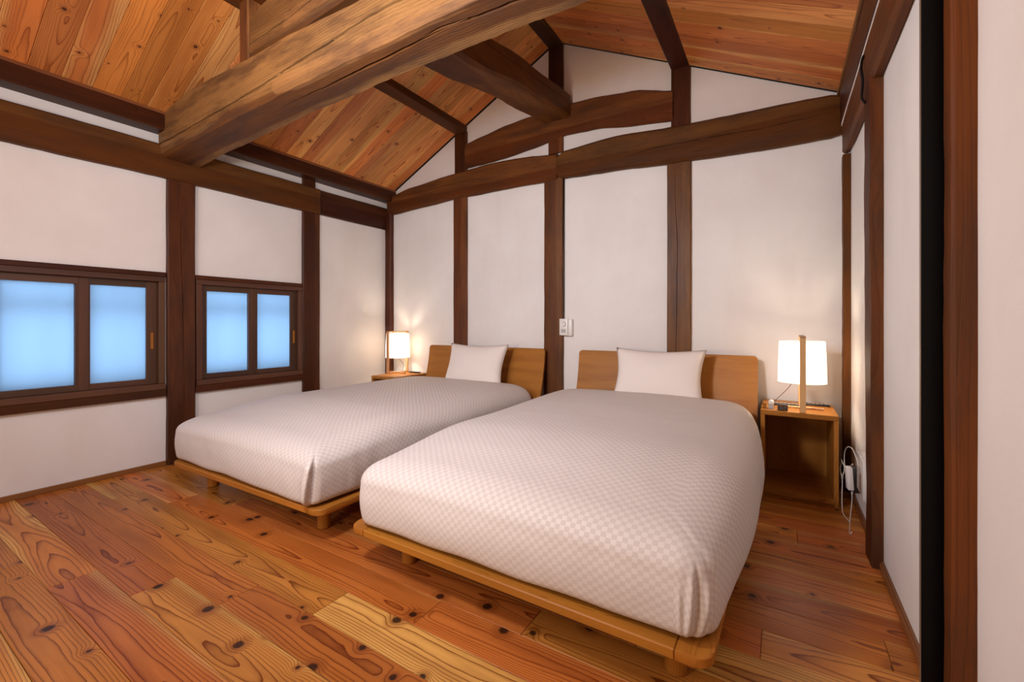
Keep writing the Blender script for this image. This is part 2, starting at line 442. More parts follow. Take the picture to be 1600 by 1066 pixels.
# left wall: plaster panels around the two window openings
W1 = (0.475, 1.301, 0.525, 1.300); W2 = (1.487, 2.312, 0.525, 1.300)
bm = bmesh.new()
def lw(y0, y1, z0, z1): bxm(bm, XL - 0.12, XL, y0, y1, z0, z1)
lw(YF, YB, -0.02, W1[2]); lw(YF, YB, W1[3], 2.36)
lw(YF, W1[0], W1[2], W1[3]); lw(W1[1], W2[0], W1[2], W1[3]); lw(W2[1], YB, W1[2], W1[3])
tag(obj('wall_left', bm, 'plaster', smooth=0), kind='structure')

# ceiling: two slopes with cedar boards running from eave to ridge
ceil_ = empty('ceiling', (RX, 0.7, RZ)); tag(ceil_, kind='structure')
ang = math.atan(SL)
for sgn in (-1, 1):
    xe = XL - 0.1 if sgn < 0 else XR + 0.1
    Ls = abs(xe - RX) / math.cos(ang)
    R = Matrix.Rotation(ang if sgn > 0 else -ang, 4, 'Y')
    # roof deck above the boards
    bm = bmesh.new(); bxm(bm, 0 if sgn > 0 else -Ls, Ls if sgn > 0 else 0, YF - 0.1, YB + 0.1, 0.016, 0.08, 0)
    bm.transform(Matrix.Translation((RX, 0, RZ)) @ R)
    tag(obj('roof_deck', bm, 'paint_gap', ceil_, smooth=0))
    mp = {}
    k = 0
    while True:
        y1 = 3.163 - 0.133 * (k - 1); y0 = y1 - 0.133; k += 1
        if y1 < YF: break
        y1_ = min(y1, YB); y0_ = max(y0, YF)
        if y1_ - y0_ < 0.01: continue
        W = y1_ - y0_ - 0.0016; key = round(W, 3)
        if key not in mp:
            me = bpy.data.meshes.new('plank'); b2 = bmesh.new()
            bxm(b2, -Ls / 2, Ls / 2, -W / 2, W / 2, 0, 0.016, 0)
            bot = [e for e in b2.edges if all(v.co.z < 1e-6 for v in e.verts)]
            bmesh.ops.bevel(b2, geom=bot, offset=0.0018, segments=1, affect='EDGES')
            b2.to_mesh(me); b2.free(); me.materials.append(M['ceiling']); mp[key] = me
        o = bpy.data.objects.new('plank', mp[key]); C.objects.link(o); o.parent = ceil_
        Mw = Matrix.Translation((RX, (y0_ + y1_) / 2, RZ)) @ R @ Matrix.Translation((sgn * Ls / 2, 0, random.uniform(0, 0.0008)))
        o.matrix_basis = WM[ceil_.name].inverted() @ Mw
        o.color = (random.choice([0, 0, 0, 0.1, 0.2, 0.65]), 0, 0, 1)

# baseboards
def base(name, x0, x1, y0, y1, axis):
    o = box(name, x0, x1, y0, y1, 0, 0.030, 'base', axis=axis, bev=0.002); tag(o, kind='structure'); return o
base('baseboard_left', XL, XL + 0.016, YF, 1.31, 'y')
base('baseboard_left', XL, XL + 0.016, 1.49, 2.31, 'y')
base('baseboard_left', XL, XL + 0.016, 2.50, 3.27, 'y')
o = base('baseboard_right', XR - 0.014, XR, 1.35, 2.24, 'y')
box('bead', XR - 0.009, XR, 1.35, 2.24, 0.0305, 0.036, 'base', o, 'y', 0.001)
o = base('baseboard_right', XR - 0.014, XR, 2.39, 3.18, 'y')
box('bead', XR - 0.009, XR, 2.39, 3.18, 0.0305, 0.036, 'base', o, 'y', 0.001)
for a, b in ((-3.53, -2.70), (-2.54, -1.71), (-1.54, -0.71), (-0.545, 0.30)):
    base('baseboard_back', a, b, YB - 0.014, YB, 'x')

# ------------------------------------------------------------------ timber frame, left wall
def post(x0, x1, y0, y1, z0, z1, mat, label, grooves=(), seed=0., wob=0.003, ch=0.006, name='timber_post', cat='post', group=None):
    return timber(name, 'z', [(z0, x0, x1, y0, y1), (z1, x0, x1, y0, y1)], mat, label, cat, group, ch=ch, wob=wob, step=0.09, grooves=grooves, seed=seed)
f, w_ = crack(1.40, 0.1, 1.9, 0.0022, 0.02, 1.0)
post(XL - 0.006, -3.590, 1.312, 1.478, 0, 1.975, 'old', 'thick dark post between the two windows', (('a1', f, w_, 0.012),), 1.1)
post(XL - 0.006, -3.602, 2.317, 2.482, 0, 1.98, 'old', 'dark post to the right of the smaller window', (), 2.3)
timber('horizontal_beam', 'y', [(YF, XL - 0.006, -3.575, 1.972, 2.200), (0.6, XL - 0.006, -3.572, 1.970, 2.190), (1.3, XL - 0.006, -3.575, 1.975, 2.198), (2.47, XL - 0.006, -3.575, 1.975, 2.20)],
       'tie', 'long brown beam over both windows on the left wall', 'beam', ch=0.01, wob=0.004, seed=3.1)
timber('horizontal_beam', 'y', [(2.472, XL - 0.006, -3.596, 1.976, 2.200), (3.28, XL - 0.006, -3.596, 1.978, 2.208)],
       'old', 'short dark beam on the left wall next to the room corner', 'beam', ch=0.008, wob=0.003, seed=4.1)
post(XL - 0.006, -3.600, 2.318, 2.438, 2.19, 2.285, 'old', 'tiny dark stub post between left beam and eave purlin', (), 5.0, name='stub_post', cat='post')
timber('purlin', 'y', [(YF, XL - 0.006, -3.503, 2.270, 2.386), (YB, XL - 0.006, -3.503, 2.268, 2.386)], 'old',
       'dark eave purlin along the top of the left wall', 'purlin', ch=0.004, wob=0.002, seed=6.6)
tag(box('trim_1', -3.512, -3.498, YF, YB, 2.372, 2.392, 'base', axis='y', bev=0.002), kind='structure')
# back wall posts
f, w_ = crack(-0.64, 0.5, 2.1, 0.0028, 0.02, 4.0)
post(-3.62, -3.537, 3.268, YB + .006, 0, 2.17, 'old', 'narrow dark post in the left back corner', (), 7.0)
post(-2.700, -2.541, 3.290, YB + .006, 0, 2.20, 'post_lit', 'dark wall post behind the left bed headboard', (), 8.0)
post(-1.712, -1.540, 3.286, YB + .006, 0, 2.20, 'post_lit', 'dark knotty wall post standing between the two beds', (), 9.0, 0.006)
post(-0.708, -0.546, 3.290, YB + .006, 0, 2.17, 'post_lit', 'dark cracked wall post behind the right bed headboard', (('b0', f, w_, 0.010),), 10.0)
post(-2.683, -2.541, 3.288, YB + .006, 2.42, 2.80, 'old', 'short upper post under the left purlin on the gable', (), 11.0)
post(-1.673, -1.541, 3.290, YB + .006, 2.40, 2.56, 'tie', 'stub post between tie beam and curved gable beam', (), 12.0)
post(-1.673, -1.541, 3.290, YB + .006, 2.70, 3.30, 'old', 'short king post under the ridge at the gable peak', (), 12.7)
post(-0.680, -0.552, 3.288, YB + .006, 2.37, 2.81, 'old', 'short upper post under the right purlin on the gable', (), 13.0)
# tie beam in two lengths, naturally bowed
q = 3.262 / 3.296
def sc(rows, y): 
    k = y / 3.296
    return [(x * k, y, YB + .006, 0.98 + (b - 0.98) * k, 0.98 + (t - 0.98) * k) for x, b, t in rows]
f, w_ = crack(2.32, -3.3, -2.3, 0.002, 0.03, 6.0)
timber('tie_beam', 'x', sc([(-3.62, 2.143, 2.335), (-3.30, 2.160, 2.388), (-2.70, 2.188, 2.434), (-2.25, 2.188, 2.450), (-1.9, 2.192, 2.435), (-1.60, 2.188, 2.403)], 3.262), 'tie',
       'bowed brown tie beam on the back wall, left length', 'beam', ch=0.02, wob=0.006, seed=14.0, grooves=(('a0', f, w_, 0.01),))
f, w_ = crack(2.24, -1.0, 0.25, 0.003, 0.03, 7.0)
timber('tie_beam', 'x', sc([(-1.605, 2.197, 2.395), (-1.57, 2.187, 2.412), (-1.10, 2.175, 2.435), (-0.70, 2.148, 2.412), (-0.25, 2.132, 2.398), (0.0, 2.124, 2.392), (0.32, 2.125, 2.382)], 3.250), 'tie',
       'bowed brown tie beam on the back wall, right length', 'beam', ch=0.02, wob=0.006, seed=15.0, grooves=(('a0', f, w_, 0.012),), round_ends=0.03)
timber('curved_beam', 'x', sc([(-2.56, 2.456, 2.690), (-2.40, 2.460, 2.720), (-2.10, 2.470, 2.762), (-1.84, 2.498, 2.780), (-1.50, 2.540, 2.792), (-1.26, 2.532, 2.784), (-0.97, 2.484, 2.756), (-0.67, 2.452, 2.672)], 3.272), 'tie',
       'arched beam high on the gable above the tie beam', 'beam', ch=0.02, wob=0.006, seed=16.0)
# right wall
timber('timber_post', 'z', [(0, 0.308, XR + .006, 3.195, 3.27), (1.97, 0.308, XR + .006, 3.195, 3.27)], 'tie', 'slim brown post in the right back corner above the nightstand', 'post', ch=0.006, wob=0.004, seed=17.)
timber('timber_post', 'z', [(0, 0.306, XR + .006, 2.242, 2.383), (2.0, 0.300, XR + .006, 2.242, 2.383)], 'tie', 'brown post on the right wall beside the white outlet box', 'post', ch=0.006, wob=0.004, seed=18.)
timber('timber_post', 'z', [(0, 0.306, XR + .006, 1.272, 1.331), (2.0, 0.306, XR + .006, 1.272, 1.331)], 'tie', 'reddish brown post right beside the black upright at the right edge', 'post', ch=0.006, wob=0.003, seed=19.)
timber('horizontal_beam', 'y', [(YF, 0.300, XR + .006, 1.955, 2.15), (2.4, 0.300, XR + .006, 1.956, 2.15), (3.0, 0.302, XR + .006, 1.965, 2.16), (3.245, 0.306, XR + .006, 1.985, 2.18)], 'tie',
       'brown beam running along the upper right wall', 'beam', ch=0.014, wob=0.004, seed=20.)
timber('purlin', 'y', [(YF, 0.298, XR + .006, 2.168, 2.376), (YB, 0.298, XR + .006, 2.168, 2.376)], 'old', 'dark eave purlin along the top of the right wall', 'purlin', ch=0.004, wob=0.003, seed=21.)
tag(box('trim_2', 0.288, 0.300, YF, YB, 2.366, 2.386, 'base', axis='y', bev=0.002), kind='structure')
# black steel upright on the right wall (edge frame of a door)
dr = empty('door_frame', (0.30, 1.30, 0)); tag(dr, 'tall black steel upright on the right wall beside the post', 'door frame')
box('upright', 0.2705, XR - 0.001, 1.3345, 1.346, 0.0, 1.95, 'black', dr, 'z', 0.0015)
box('edge_glint', 0.2695, 0.2704, 1.3345, 1.345, 0.0, 1.95, 'steel_edge_glint', dr, 'z', 0)  # narrow edge of the upright, its lamp highlight painted as paler steel
# bent iron hook on the right beam
bm = bmesh.new()
tube(bm, spline([(0.297, 2.36, 2.115), (0.290, 2.355, 2.09), (0.287, 2.345, 2.05), (0.291, 2.338, 2.0), (0.288, 2.335, 1.93), (0.297, 2.325, 1.900)]), 0.005, 8)
tag(obj('iron_strap', bm, 'iron'), 'thin bent black iron strap hanging on the upper right beam', 'iron strap')

# ------------------------------------------------------------------ roof timbers over the room
timber('ridge_beam', 'y', [(YF, -1.670, -1.540, 3.290, 3.42), (YB, -1.668, -1.540, 3.290, 3.42)], 'old', 'dark ridge beam at the peak of the ceiling', 'beam', ch=0.004, wob=0.002, seed=30.)
timber('purlin', 'y', [(YF, -2.680, -2.552, 2.800, 2.875), (YB, -2.680, -2.552, 2.800, 2.875)], 'tie', 'brown purlin halfway up the left ceiling slope', 'purlin', ch=0.005, wob=0.003, seed=31.)
timber('purlin', 'y', [(YF, -0.680, -0.552, 2.808, 2.875), (YB, -0.680, -0.552, 2.808, 2.875)], 'old', 'dark purlin halfway up the right ceiling slope', 'purlin', ch=0.005, wob=0.003, seed=32.)
# great beam crossing the room
def lin(tab):
    return lambda s: interp([(a, b) for a, b in tab], s)[0]
cf = lin([(-3.60, 2.195), (-3.1, 2.205), (-2.35, 2.225), (-2.08, 2.250), (-1.83, 2.262), (-1.5, 2.29), (-1.2, 2.285), (0.4, 2.29)])
def cfw(s): return 0.0055 + 0.004 * noise.noise(Vector((s * 3, 1, 1))) if s < 0.3 else 0.0002
cb = lin([(-2.1, 1.362), (-1.78, 1.361), (-1.50, 1.352), (-1.31, 1.350), (-1.12, 1.338), (-0.95, 1.355), (-0.5, 1.38)])
def cbw(s):
    t = (s + 2.25) / 1.9
    return max(0.0002, 0.0095 * math.sin(PI * t) ** 0.6 + 0.003 * noise.noise(Vector((s * 9, 2, 1)))) if 0.01 < t < 0.99 else 0.0002
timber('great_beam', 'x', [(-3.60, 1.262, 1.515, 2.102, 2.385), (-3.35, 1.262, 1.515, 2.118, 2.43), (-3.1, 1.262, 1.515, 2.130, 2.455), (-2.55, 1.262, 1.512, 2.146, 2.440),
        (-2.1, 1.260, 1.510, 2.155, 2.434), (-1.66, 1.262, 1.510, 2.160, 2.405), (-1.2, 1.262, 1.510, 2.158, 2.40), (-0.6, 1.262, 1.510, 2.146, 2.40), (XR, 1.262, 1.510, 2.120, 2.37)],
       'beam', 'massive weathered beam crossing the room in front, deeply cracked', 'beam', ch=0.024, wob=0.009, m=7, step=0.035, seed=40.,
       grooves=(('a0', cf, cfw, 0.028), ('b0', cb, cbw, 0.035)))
timber('strut_post', 'z', [(2.42, -2.628, -2.534, 1.30, 1.42), (2.80, -2.628, -2.534, 1.30, 1.42)], 'beam', 'short strut post standing on the great beam, upper left', 'post', ch=0.004, wob=0.002, seed=41.)
timber('strut_post', 'z', [(2.38, -0.665, -0.565, 1.30, 1.42), (2.81, -0.665, -0.565, 1.30, 1.42)], 'beam', 'short strut post on the great beam under the right purlin', 'post', ch=0.004, wob=0.002, seed=42.)
timber('curved_beam', 'x', [(-2.53, 1.31, 1.50, 2.475, 2.700), (-2.4, 1.31, 1.50, 2.476, 2.735), (-2.1, 1.31, 1.50, 2.48, 2.775), (-1.7, 1.31, 1.50, 2.50, 2.80), (-1.3, 1.31, 1.50, 2.52, 2.79), (-0.97, 1.31, 1.50, 2.49, 2.76), (-0.667, 1.31, 1.50, 2.465, 2.69)],
       'beam', 'second arched beam just above the great beam, top of the room', 'beam', ch=0.02, wob=0.008, seed=43., grooves=(('a0', lambda s: 2.56 + 0.02 * math.sin(s * 3), lambda s: 0.003, 0.012),))
# longitudinal beam under the ridge
timber('longitudinal_beam', 'y', [(1.44, -1.70, -1.455, 2.345, 2.56), (1.9, -1.70, -1.46, 2.42, 2.64), (2.6, -1.705, -1.462, 2.56, 2.77), (3.27, -1.708, -1.460, 2.655, 2.845)], 'tie',
       'heavy squared beam running from the great beam to the gable peak', 'beam', ch=0.018, wob=0.006, m=5, seed=50.,
       grooves=(('a1', lambda s: 2.60 + (s - 2.0) * 0.14 , lambda s: 0.003 if s < 3.1 else 0.0002, 0.012),))

# ------------------------------------------------------------------ windows
def window(n, Y, label_axis='y'):
    y0, y1, z0, z1 = Y
    wn = empty('window_%d' % n, (XL, (y0 + y1) / 2, z0)); tag(wn, kind='structure')
    # outer wooden lintel and sill boards lying on the plaster
    box('lintel', XL - 0.02, -3.600, y0 - 0.004, y1 + 0.004, 1.297, 1.328, 'old', wn, 'y', 0.003)
    box('sill', XL - 0.02, -3.592, y0 - 0.004, y1 + 0.004, 0.478, 0.527, 'old', wn, 'y', 0.003)
    # frame
    box('frame', XL - 0.11, -3.598, y0 + 0.001, y1 - 0.001, 1.262, 1.2965, 'window', wn, 'y', 0.002)
    box('frame', XL - 0.11, -3.590, y0 + 0.001, y1 - 0.001, 0.5275, 0.566, 'window', wn, 'y', 0.003)
    box('frame', XL - 0.11, -3.600, y0 + 0.001, y0 + 0.040, 0.5665, 1.2615, 'window', wn, 'z', 0.002)
    box('frame', XL - 0.11, -3.600, y1 - 0.036, y1 - 0.001, 0.5665, 1.2615, 'window', wn, 'z', 0.002)
    zb, zt = 0.567, 1.261
    ym = (y0 + y1) / 2
    def sash(ya, yb, x0, x1, sl, sr, rt, rb, handle):
        s = empty('sash', ((x0 + x1) / 2, (ya + yb) / 2, zb)); 
        s.parent = wn; s.matrix_basis = WM[wn.name].inverted() @ WM[s.name]
        box('stile', x0, x1, ya, ya + sl, zb, zt, 'window', s, 'z', 0.0015)
        box('stile', x0, x1, yb - sr, yb, zb, zt, 'window', s, 'z', 0.0015)
        box('rail', x0, x1, ya + sl, yb - sr, zt - rt, zt, 'window', s, 'y', 0.0015)
        box('rail', x0, x1, ya + sl, yb - sr, zb, zb + rb, 'window', s, 'y', 0.0015)
        box('pane', (x0 + x1) / 2 - 0.001, (x0 + x1) / 2 + 0.001, ya + sl - 0.001, yb - sr + 0.001, zb + rb - 0.001, zt - rt + 0.001, 'glass', s, 'y', 0)
        if handle is not None:
            h = box('finger_pull', x1 + 0.0002, x1 + 0.0012, handle - 0.008, handle + 0.008, 0.805, 0.915, 'oak', s, 'z', 0.0004)
            h['label'] = 'small light wood finger pull'
    # back (outer) sash at the left, front sash at the right
    sash(y0 + 0.041, ym + 0.030, XL - 0.068, XL - 0.0060, 0.040, 0.045, 0.042, 0.036, None)
    sash(ym - 0.030, y1 - 0.037, XL - 0.037, XL - 0.009, 0.068, 0.058, 0.042, 0.036, y1 - 0.064)
    return wn
window(1, W1); window(2, W2)
# timber lattice outside, close behind the frosted panes
for i, (y0, y1) in enumerate(((0.35, 1.385), (1.40, 2.42))):
    lt = empty('window_lattice', (-3.77, (y0 + y1) / 2, 0.45)); tag(lt, ('wooden lattice dimly seen behind the large left window' if i == 0 else 'wooden lattice dimly seen behind the smaller window'), 'lattice')
    yy = y0 + 0.06
    while yy < y1:
        box('slat', -3.765, -3.752, yy, yy + 0.03, 0.45, 1.4, 'window', lt, 'z', 0.001); yy += 0.165
    for z in (0.575, 1.065): box('crossbar', -3.752, -3.738, y0, y1, z, z + 0.05, 'window', lt, 'y', 0.001)

# ------------------------------------------------------------------ beds
def bed(tagname, label, A, B, yh, hb, legs):
    """A, B: front corners of the platform (x, y); yh: head end; hb: headboard x range"""
    ax, ay = A; bx, by = B
    w = math.hypot(bx - ax, by - ay); rz = math.atan2(by - ay, bx - ax)
    cx = (ax + bx) / 2; cy = (ay + by) / 2
    bd = empty('bed', (cx, cy, 0), rz); tag(bd, label, 'bed')
    T = WM[bd.name]
    L = yh - cy
    zt, th = 0.165, 0.028
    def part(name, bm, axis='x'):
        bm.transform(T); return obj(name, bm, 'oak', bd, axis)
    rw = 0.085; R = 0.045
    for s in (-1, 1):   # side rails carry the rounded foot corners
        bm = bmesh.new()
        xo = s * w / 2; xi = s * (w / 2 - rw)
        pts = [(xi, 0.0)]
        for k in range(9):
            a = PI / 2 * k / 8
            pts.append((xo - s * R + s * R * math.sin(a), R - R * math.cos(a)))
        pts += [(xo, L), (xi, L)]
        v0 = [bm.verts.new((p[0], p[1], zt - th)) for p in pts]; v1 = [bm.verts.new((p[0], p[1], zt)) for p in pts]
        bm.faces.new(v0); bm.faces.new(v1)
        for k in range(len(pts)): bm.faces.new((v0[k], v0[(k + 1) % len(pts)], v1[(k + 1) % len(pts)], v1[k]))
        hor = [e for e in bm.edges if abs(e.verts[0].co.z - e.verts[1].co.z) < 1e-6]
        bmesh.ops.bevel(bm, geom=hor, offset=0.003, segments=1, affect='EDGES')
        part('side_rail', bm, 'y')
    bm = bmesh.new(); bxm(bm, -(w / 2 - rw) + 0.001, (w / 2 - rw) - 0.001, 0.0, 0.09, zt - th, zt, 0.003, 1); part('foot_rail', bm)
    bm = bmesh.new(); bxm(bm, -(w / 2 - rw) + 0.001, (w / 2 - rw) - 0.001, L - 0.09, L, zt - th, zt, 0.003, 1); part('head_rail', bm)
    n = 12
    for k in range(n):
        y = 0.12 + (L - 0.30) * k / (n - 1)
        bm = bmesh.new(); bxm(bm, -(w / 2 - rw) + 0.001, (w / 2 - rw) - 0.001, y, y + 0.07, zt - 0.022, zt - 0.004, 0.002); part('slat', bm)
    for lx in legs:
        for ly in (1.302 - cy, L - 0.2):
            bm = bmesh.new()
            lathe(bm, [(0.026, 0.0), (0.030, 0.003), (0.030, zt - th - 0.001)], 0, 0, 28)
            c = T.inverted() @ Vector((lx, 0, 0))
            bm.transform(Matrix.Translation((c.x, ly, 0))); part('leg', bm, 'z')
    # bent plywood headboard leaning back
    bm = bmesh.new()
    x0, x1 = hb; N = 40; K = 22
    z0, z1 = 0.20, 0.767
    grid = {}
    for side in (0, 1):
        for j in range(K + 1):
            for i in range(N + 1):
                t = 0.94 * j / 12 if j <= 12 else 0.94 + 0.06 * (1 - (1 - (j - 12) / 10) ** 2); u = i / N
                z = z0 + (z1 - z0) * t
                ins = 0.0; Rc = 0.028
                dz = z1 - z
                if dz < Rc: ins = Rc - math.sqrt(max(0, Rc * Rc - (Rc - dz) ** 2))
                x = x0 + ins + (x1 - x0 - 2 * ins) * u
                y = 3.085 + 0.135 * math.sin(t * PI / 2 * 0.92) ** 1.2 + (0.017 if side else 0)
                y += 0.010 * (1 - (2 * u - 1) ** 2)
                grid[side, i, j] = bm.verts.new((x, y, z))
    for j in range(K):
        for i in range(N):
            bm.faces.new((grid[0, i, j], grid[0, i + 1, j], grid[0, i + 1, j + 1], grid[0, i, j + 1]))
            bm.faces.new((grid[1, i, j], grid[1, i, j + 1], grid[1, i + 1, j + 1], grid[1, i + 1, j]))
    for j in range(K):
        for i in (0, N): bm.faces.new((grid[0, i, j], grid[0, i, j + 1], grid[1, i, j + 1], grid[1, i, j]))
    for i in range(N):
        for j in (0, K): bm.faces.new((grid[0, i, j], grid[1, i, j], grid[1, i + 1, j], grid[0, i + 1, j]))
    bmesh.ops.remove_doubles(bm, verts=bm.verts[:], dist=1e-5)
    obj('headboard', bm, 'oak', bd, 'x')
    return bd
bed('L', 'low oak platform bed on the window side, left of the pair', (-3.075, 1.140), (-1.700, 1.165), 3.12, (-2.935, -1.668), (-2.890, -1.848))
bed('R', 'low oak platform bed nearest the camera, beside the right wall', (-1.490, 1.156), (-0.142, 1.138), 3.12, (-1.362, -0.128), (-1.322, -0.272))

def duvet(name, label, foot, head, zt, bulge=0.018, seed=0., crease=None, hem=0.172, R0=0.075, bow=(0.0, 0.0)):
    """foot=(xa, xb, y), head=(xa, xb, y). Rings from the hem up over a rolled edge and in to the middle."""
    (fa, fb, fy), (ha, hb, hy) = foot, head
    cs = [Vector((fa, fy)), Vector((fb, fy)), Vector((hb, hy)), Vector((ha, hy))]
    rad = [R0, R0, 0.10, 0.10]
    def outline(off):
        """outline grown by off (negative: shrunk); corner arcs never collapse below a small radius"""
        segs = []
        for i in range(4):
            p = cs[i]; a = (cs[i - 1] - p).normalized(); b = (cs[(i + 1) % 4] - p).normalized()
            r = rad[i]; rn = max(r + off, 0.035); c = p + (a + b) * (-off + rn)
            segs.append((-b, -a, c, rn))
        out = []
        for i in range(4):
            na, nb, c, r = segs[i]; m = 34
            for k in range(m):
                t = k / m * PI / 2
                nr = (na * math.cos(t) + nb * math.sin(t)).normalized()
                out.append((c + nr * r, nr, i + k / m, 1))
            p1 = c + nb.normalized() * r
            n2, _, c2, r2 = segs[(i + 1) % 4]
            q = c2 + n2.normalized() * r2
            L0 = (cs[(i + 1) % 4] - cs[i]).length; mm = int(L0 / 0.022)
            d = (q - p1).normalized(); nr = Vector((d.y, -d.x))
            for k in range(mm): out.append((p1 + (q - p1) * k / mm, nr, i, 0))
        return out
    base_ = outline(0)
    ctr = Vector(((foot[0] + foot[1] + head[0] + head[1]) / 4, (foot[2] + head[2]) / 2))
    prof = []   # (offset outward, height fraction)
    prof += [(-0.030, 0.00), (-0.016, 0.004), (-0.006, 0.03)]
    for k in range(1, 13):
        t = k / 12; prof.append((bulge * math.sin(t * PI * 0.75) ** 0.8 - 0.004 * (1 - t) - 0.010 * t, 0.03 + 0.60 * t))
    o0, h0 = prof[-1]
    for k in range(1, 15):
        t = k / 14 * PI / 2
        prof.append((o0 - 0.145 * (1 - math.cos(t)), h0 + (0.975 - h0) * math.sin(t)))
    o1 = prof[-1][0]
    bm = bmesh.new(); uvl = bm.loops.layers.uv.new('UVMap')
    rings = []; uvs = {}
    fc = {0: Vector((foot[0], foot[2])), 1: Vector((foot[1], foot[2]))}
    NP = len(base_)
    def vert(x, y, z, uv):
        v = bm.verts.new((x, y, z)); uvs[v] = uv; return v
    arc = 0.0; arcs = [0.0]
    H = 0.29
    for a, b in zip(prof, prof[1:]): arcs.append(arcs[-1] + math.hypot(a[0] - b[0], (a[1] - b[1]) * H))
    tot = arcs[-1]
    for j, (off, hf) in enumerate(prof):
        ring = []
        for i, (p, nr, ci, isc) in enumerate(outline(off)):
            # soft lumps and folds
            q = p.copy()
            sidew = math.sin(min(1, hf) * PI)
            d = 0.0045 * noise.noise(Vector((p.x * 3 + seed, p.y * 3, hf * 2))) * (1 + hf)
            d += 0.0020 * noise.noise(Vector((p.x * 16 + seed, p.y * 16, hf * 3.0))) * sidew
            if isc or ci in (0, 1):
                wgt = math.exp(-((q - cs[1]).length / 0.38) ** 2) * min(1, hf * 5) * max(0, 1 - hf * 0.9)
                d += 0.0055 * noise.noise(Vector((q.x * 26 + q.y * 26 + seed, hf * 1.6, 2.0))) * wgt
            if abs(nr.x) > 0.9:
                tt = (q.y - foot[2]) / (head[2] - foot[2])
                d += (bow[1] if nr.x > 0 else bow[0]) * max(0.0, math.sin(PI * max(0.0, min(1.0, tt)))) * (abs(nr.x) - 0.9) * 10
            hemw = 0.006 * noise.noise(Vector((p.x * 5 + seed, p.y * 5, 0))) + 0.004
            if crease:
                for (cc, ct, amp, wd, slope, top) in crease:
                    if True:
                        s_ = (ci if isc else None)
                        if s_ is None or int(ci) != cc: continue
                        u = (s_ - cc) - ct - slope * (hf - 0.5)
                        fade = max(0.0, min(1.0, (top - hf) * 5)) * min(1, hf * 6 + 0.3)
                        if wd > 0: d += amp * math.exp(-(u / wd) ** 2) * fade
                        else:   # a folded edge: steep on one side, soft on the other
                            wd_ = -wd
                            d += amp * fade * (math.exp(-(u / (wd_ * 3.5)) ** 2) if u < 0 else math.exp(-(u / wd_) ** 2 * 2.2) * 1.0 - 0.35 * math.exp(-((u - wd_ * 1.6) / wd_) ** 2))
            q = q + nr * d
            x, y = q
            z = hem + (zt(x, y) - hem) * hf + (hemw if j == 0 else hemw * max(0, 1 - hf * 3))
            ins = -(off - prof[-1][0])
            drop = tot - arcs[j] + min(0, 0)
            ext = drop - (off - prof[-1][0])   # cloth length gained over the plan distance
            ring.append(vert(x, y, z, (p.x + nr.x * ext, p.y + nr.y * ext)))
        rings.append(ring)
    # towards the middle
    K = 26
    last = [Vector(v.co[:2]) for v in rings[-1]]
    spx = foot[1] - foot[0]
    for k in range(1, K + 1):
        t = k / K
        ring = []
        for i, p in enumerate(last):
            # shrink to the long centre line
            cyl = ctr.y + (p.y - ctr.y) * (1 - t * 0.62)
            q = Vector((ctr.x + (p.x - ctr.x) * (1 - t), cyl))
            z = hem + (zt(q.x, q.y) - hem) * (0.975 + 0.025 * min(1, t * 3))
            z += 0.0035 * noise.noise(Vector((q.x * 4 + seed, q.y * 4, 5))) + 0.0012 * noise.noise(Vector((q.x * 14 + seed, q.y * 14, 9)))
            ring.append(vert(q.x, q.y, z, (q.x, q.y)))
        rings.append(ring)
    for a, b in zip(rings, rings[1:]):
        for i in range(NP):
            j = (i + 1) % NP
            bm.faces.new((a[i], a[j], b[j], b[i]))
    for f_ in bm.faces:
        for l in f_.loops:
            uv = uvs.get(l.vert, (l.vert.co.x, l.vert.co.y)); l[uvl].uv = uv
    o = obj(name, bm, 'check', None, 'x', smooth=0)
    o.data.shade_smooth()
    # cloth thickness at the hem is given by a folded-under lip (first rings)
    return tag(o, label, 'duvet')
def sm(a, b, x):
    t = max(0, min(1, (x - a) / (b - a))); return t * t * (3 - 2 * t)
def ztR(x, y):
    z = 0.425 + 0.07 * sm(1.15, 1.75, y) + 0.020 * sm(1.9, 2.7, y) - 0.022 * sm(2.8, 3.12, y)
    cxx = -0.80 + 0.05 * (y - 1.15) / 2
    return z + 0.016 * (1 - min(1, ((x - cxx) / 0.66) ** 2))- 0.03 * sm(0.45, 0.72, abs(x - cxx)) * sm(1.3, 2.2, y) * (1 if x > cxx else 0.3)
def ztL(x, y):
    z = 0.425 + 0.065 * sm(1.15, 1.75, y) + 0.012 * sm(1.9, 2.7, y) - 0.010 * sm(2.8, 3.1, y)
    cxx = -2.41 + 0.1 * (y - 1.15) / 2
    return z + 0.014 * (1 - min(1, ((x - cxx) / 0.66) ** 2)) - 0.03 * sm(0.45, 0.72, abs(x - cxx)) * sm(1.5, 2.3, y) * (1 if x > cxx else 0.2)
duvet('duvet', 'white checked cotton duvet on the right bed, soft creased corner', (-1.475, -0.150, 1.165), (-1.435, -0.140, 3.11), ztR, seed=1.0, bow=(0.0, 0.068), R0=0.085,
      crease=((1, 0.30, 0.010, 0.05, 0.15, 0.75), (1, 0.44, -0.008, 0.05, 0.1, 0.8), (1, 0.62, 0.008, 0.06, 0.35, 0.7), (1, 0.80, 0.006, 0.05, 0.5, 0.6), (1, 0.10, 0.006, 0.04, -0.05, 0.6)))
duvet('duvet', 'white checked cotton duvet on the left bed, sharply folded corner', (-3.085, -1.735, 1.150), (-2.985, -1.675, 3.09), ztL, seed=5.0, bulge=0.012, bow=(0.01, 0.01),
      crease=((1, 0.40, 0.030, -0.09, 0.30, 0.88),), R0=0.05)
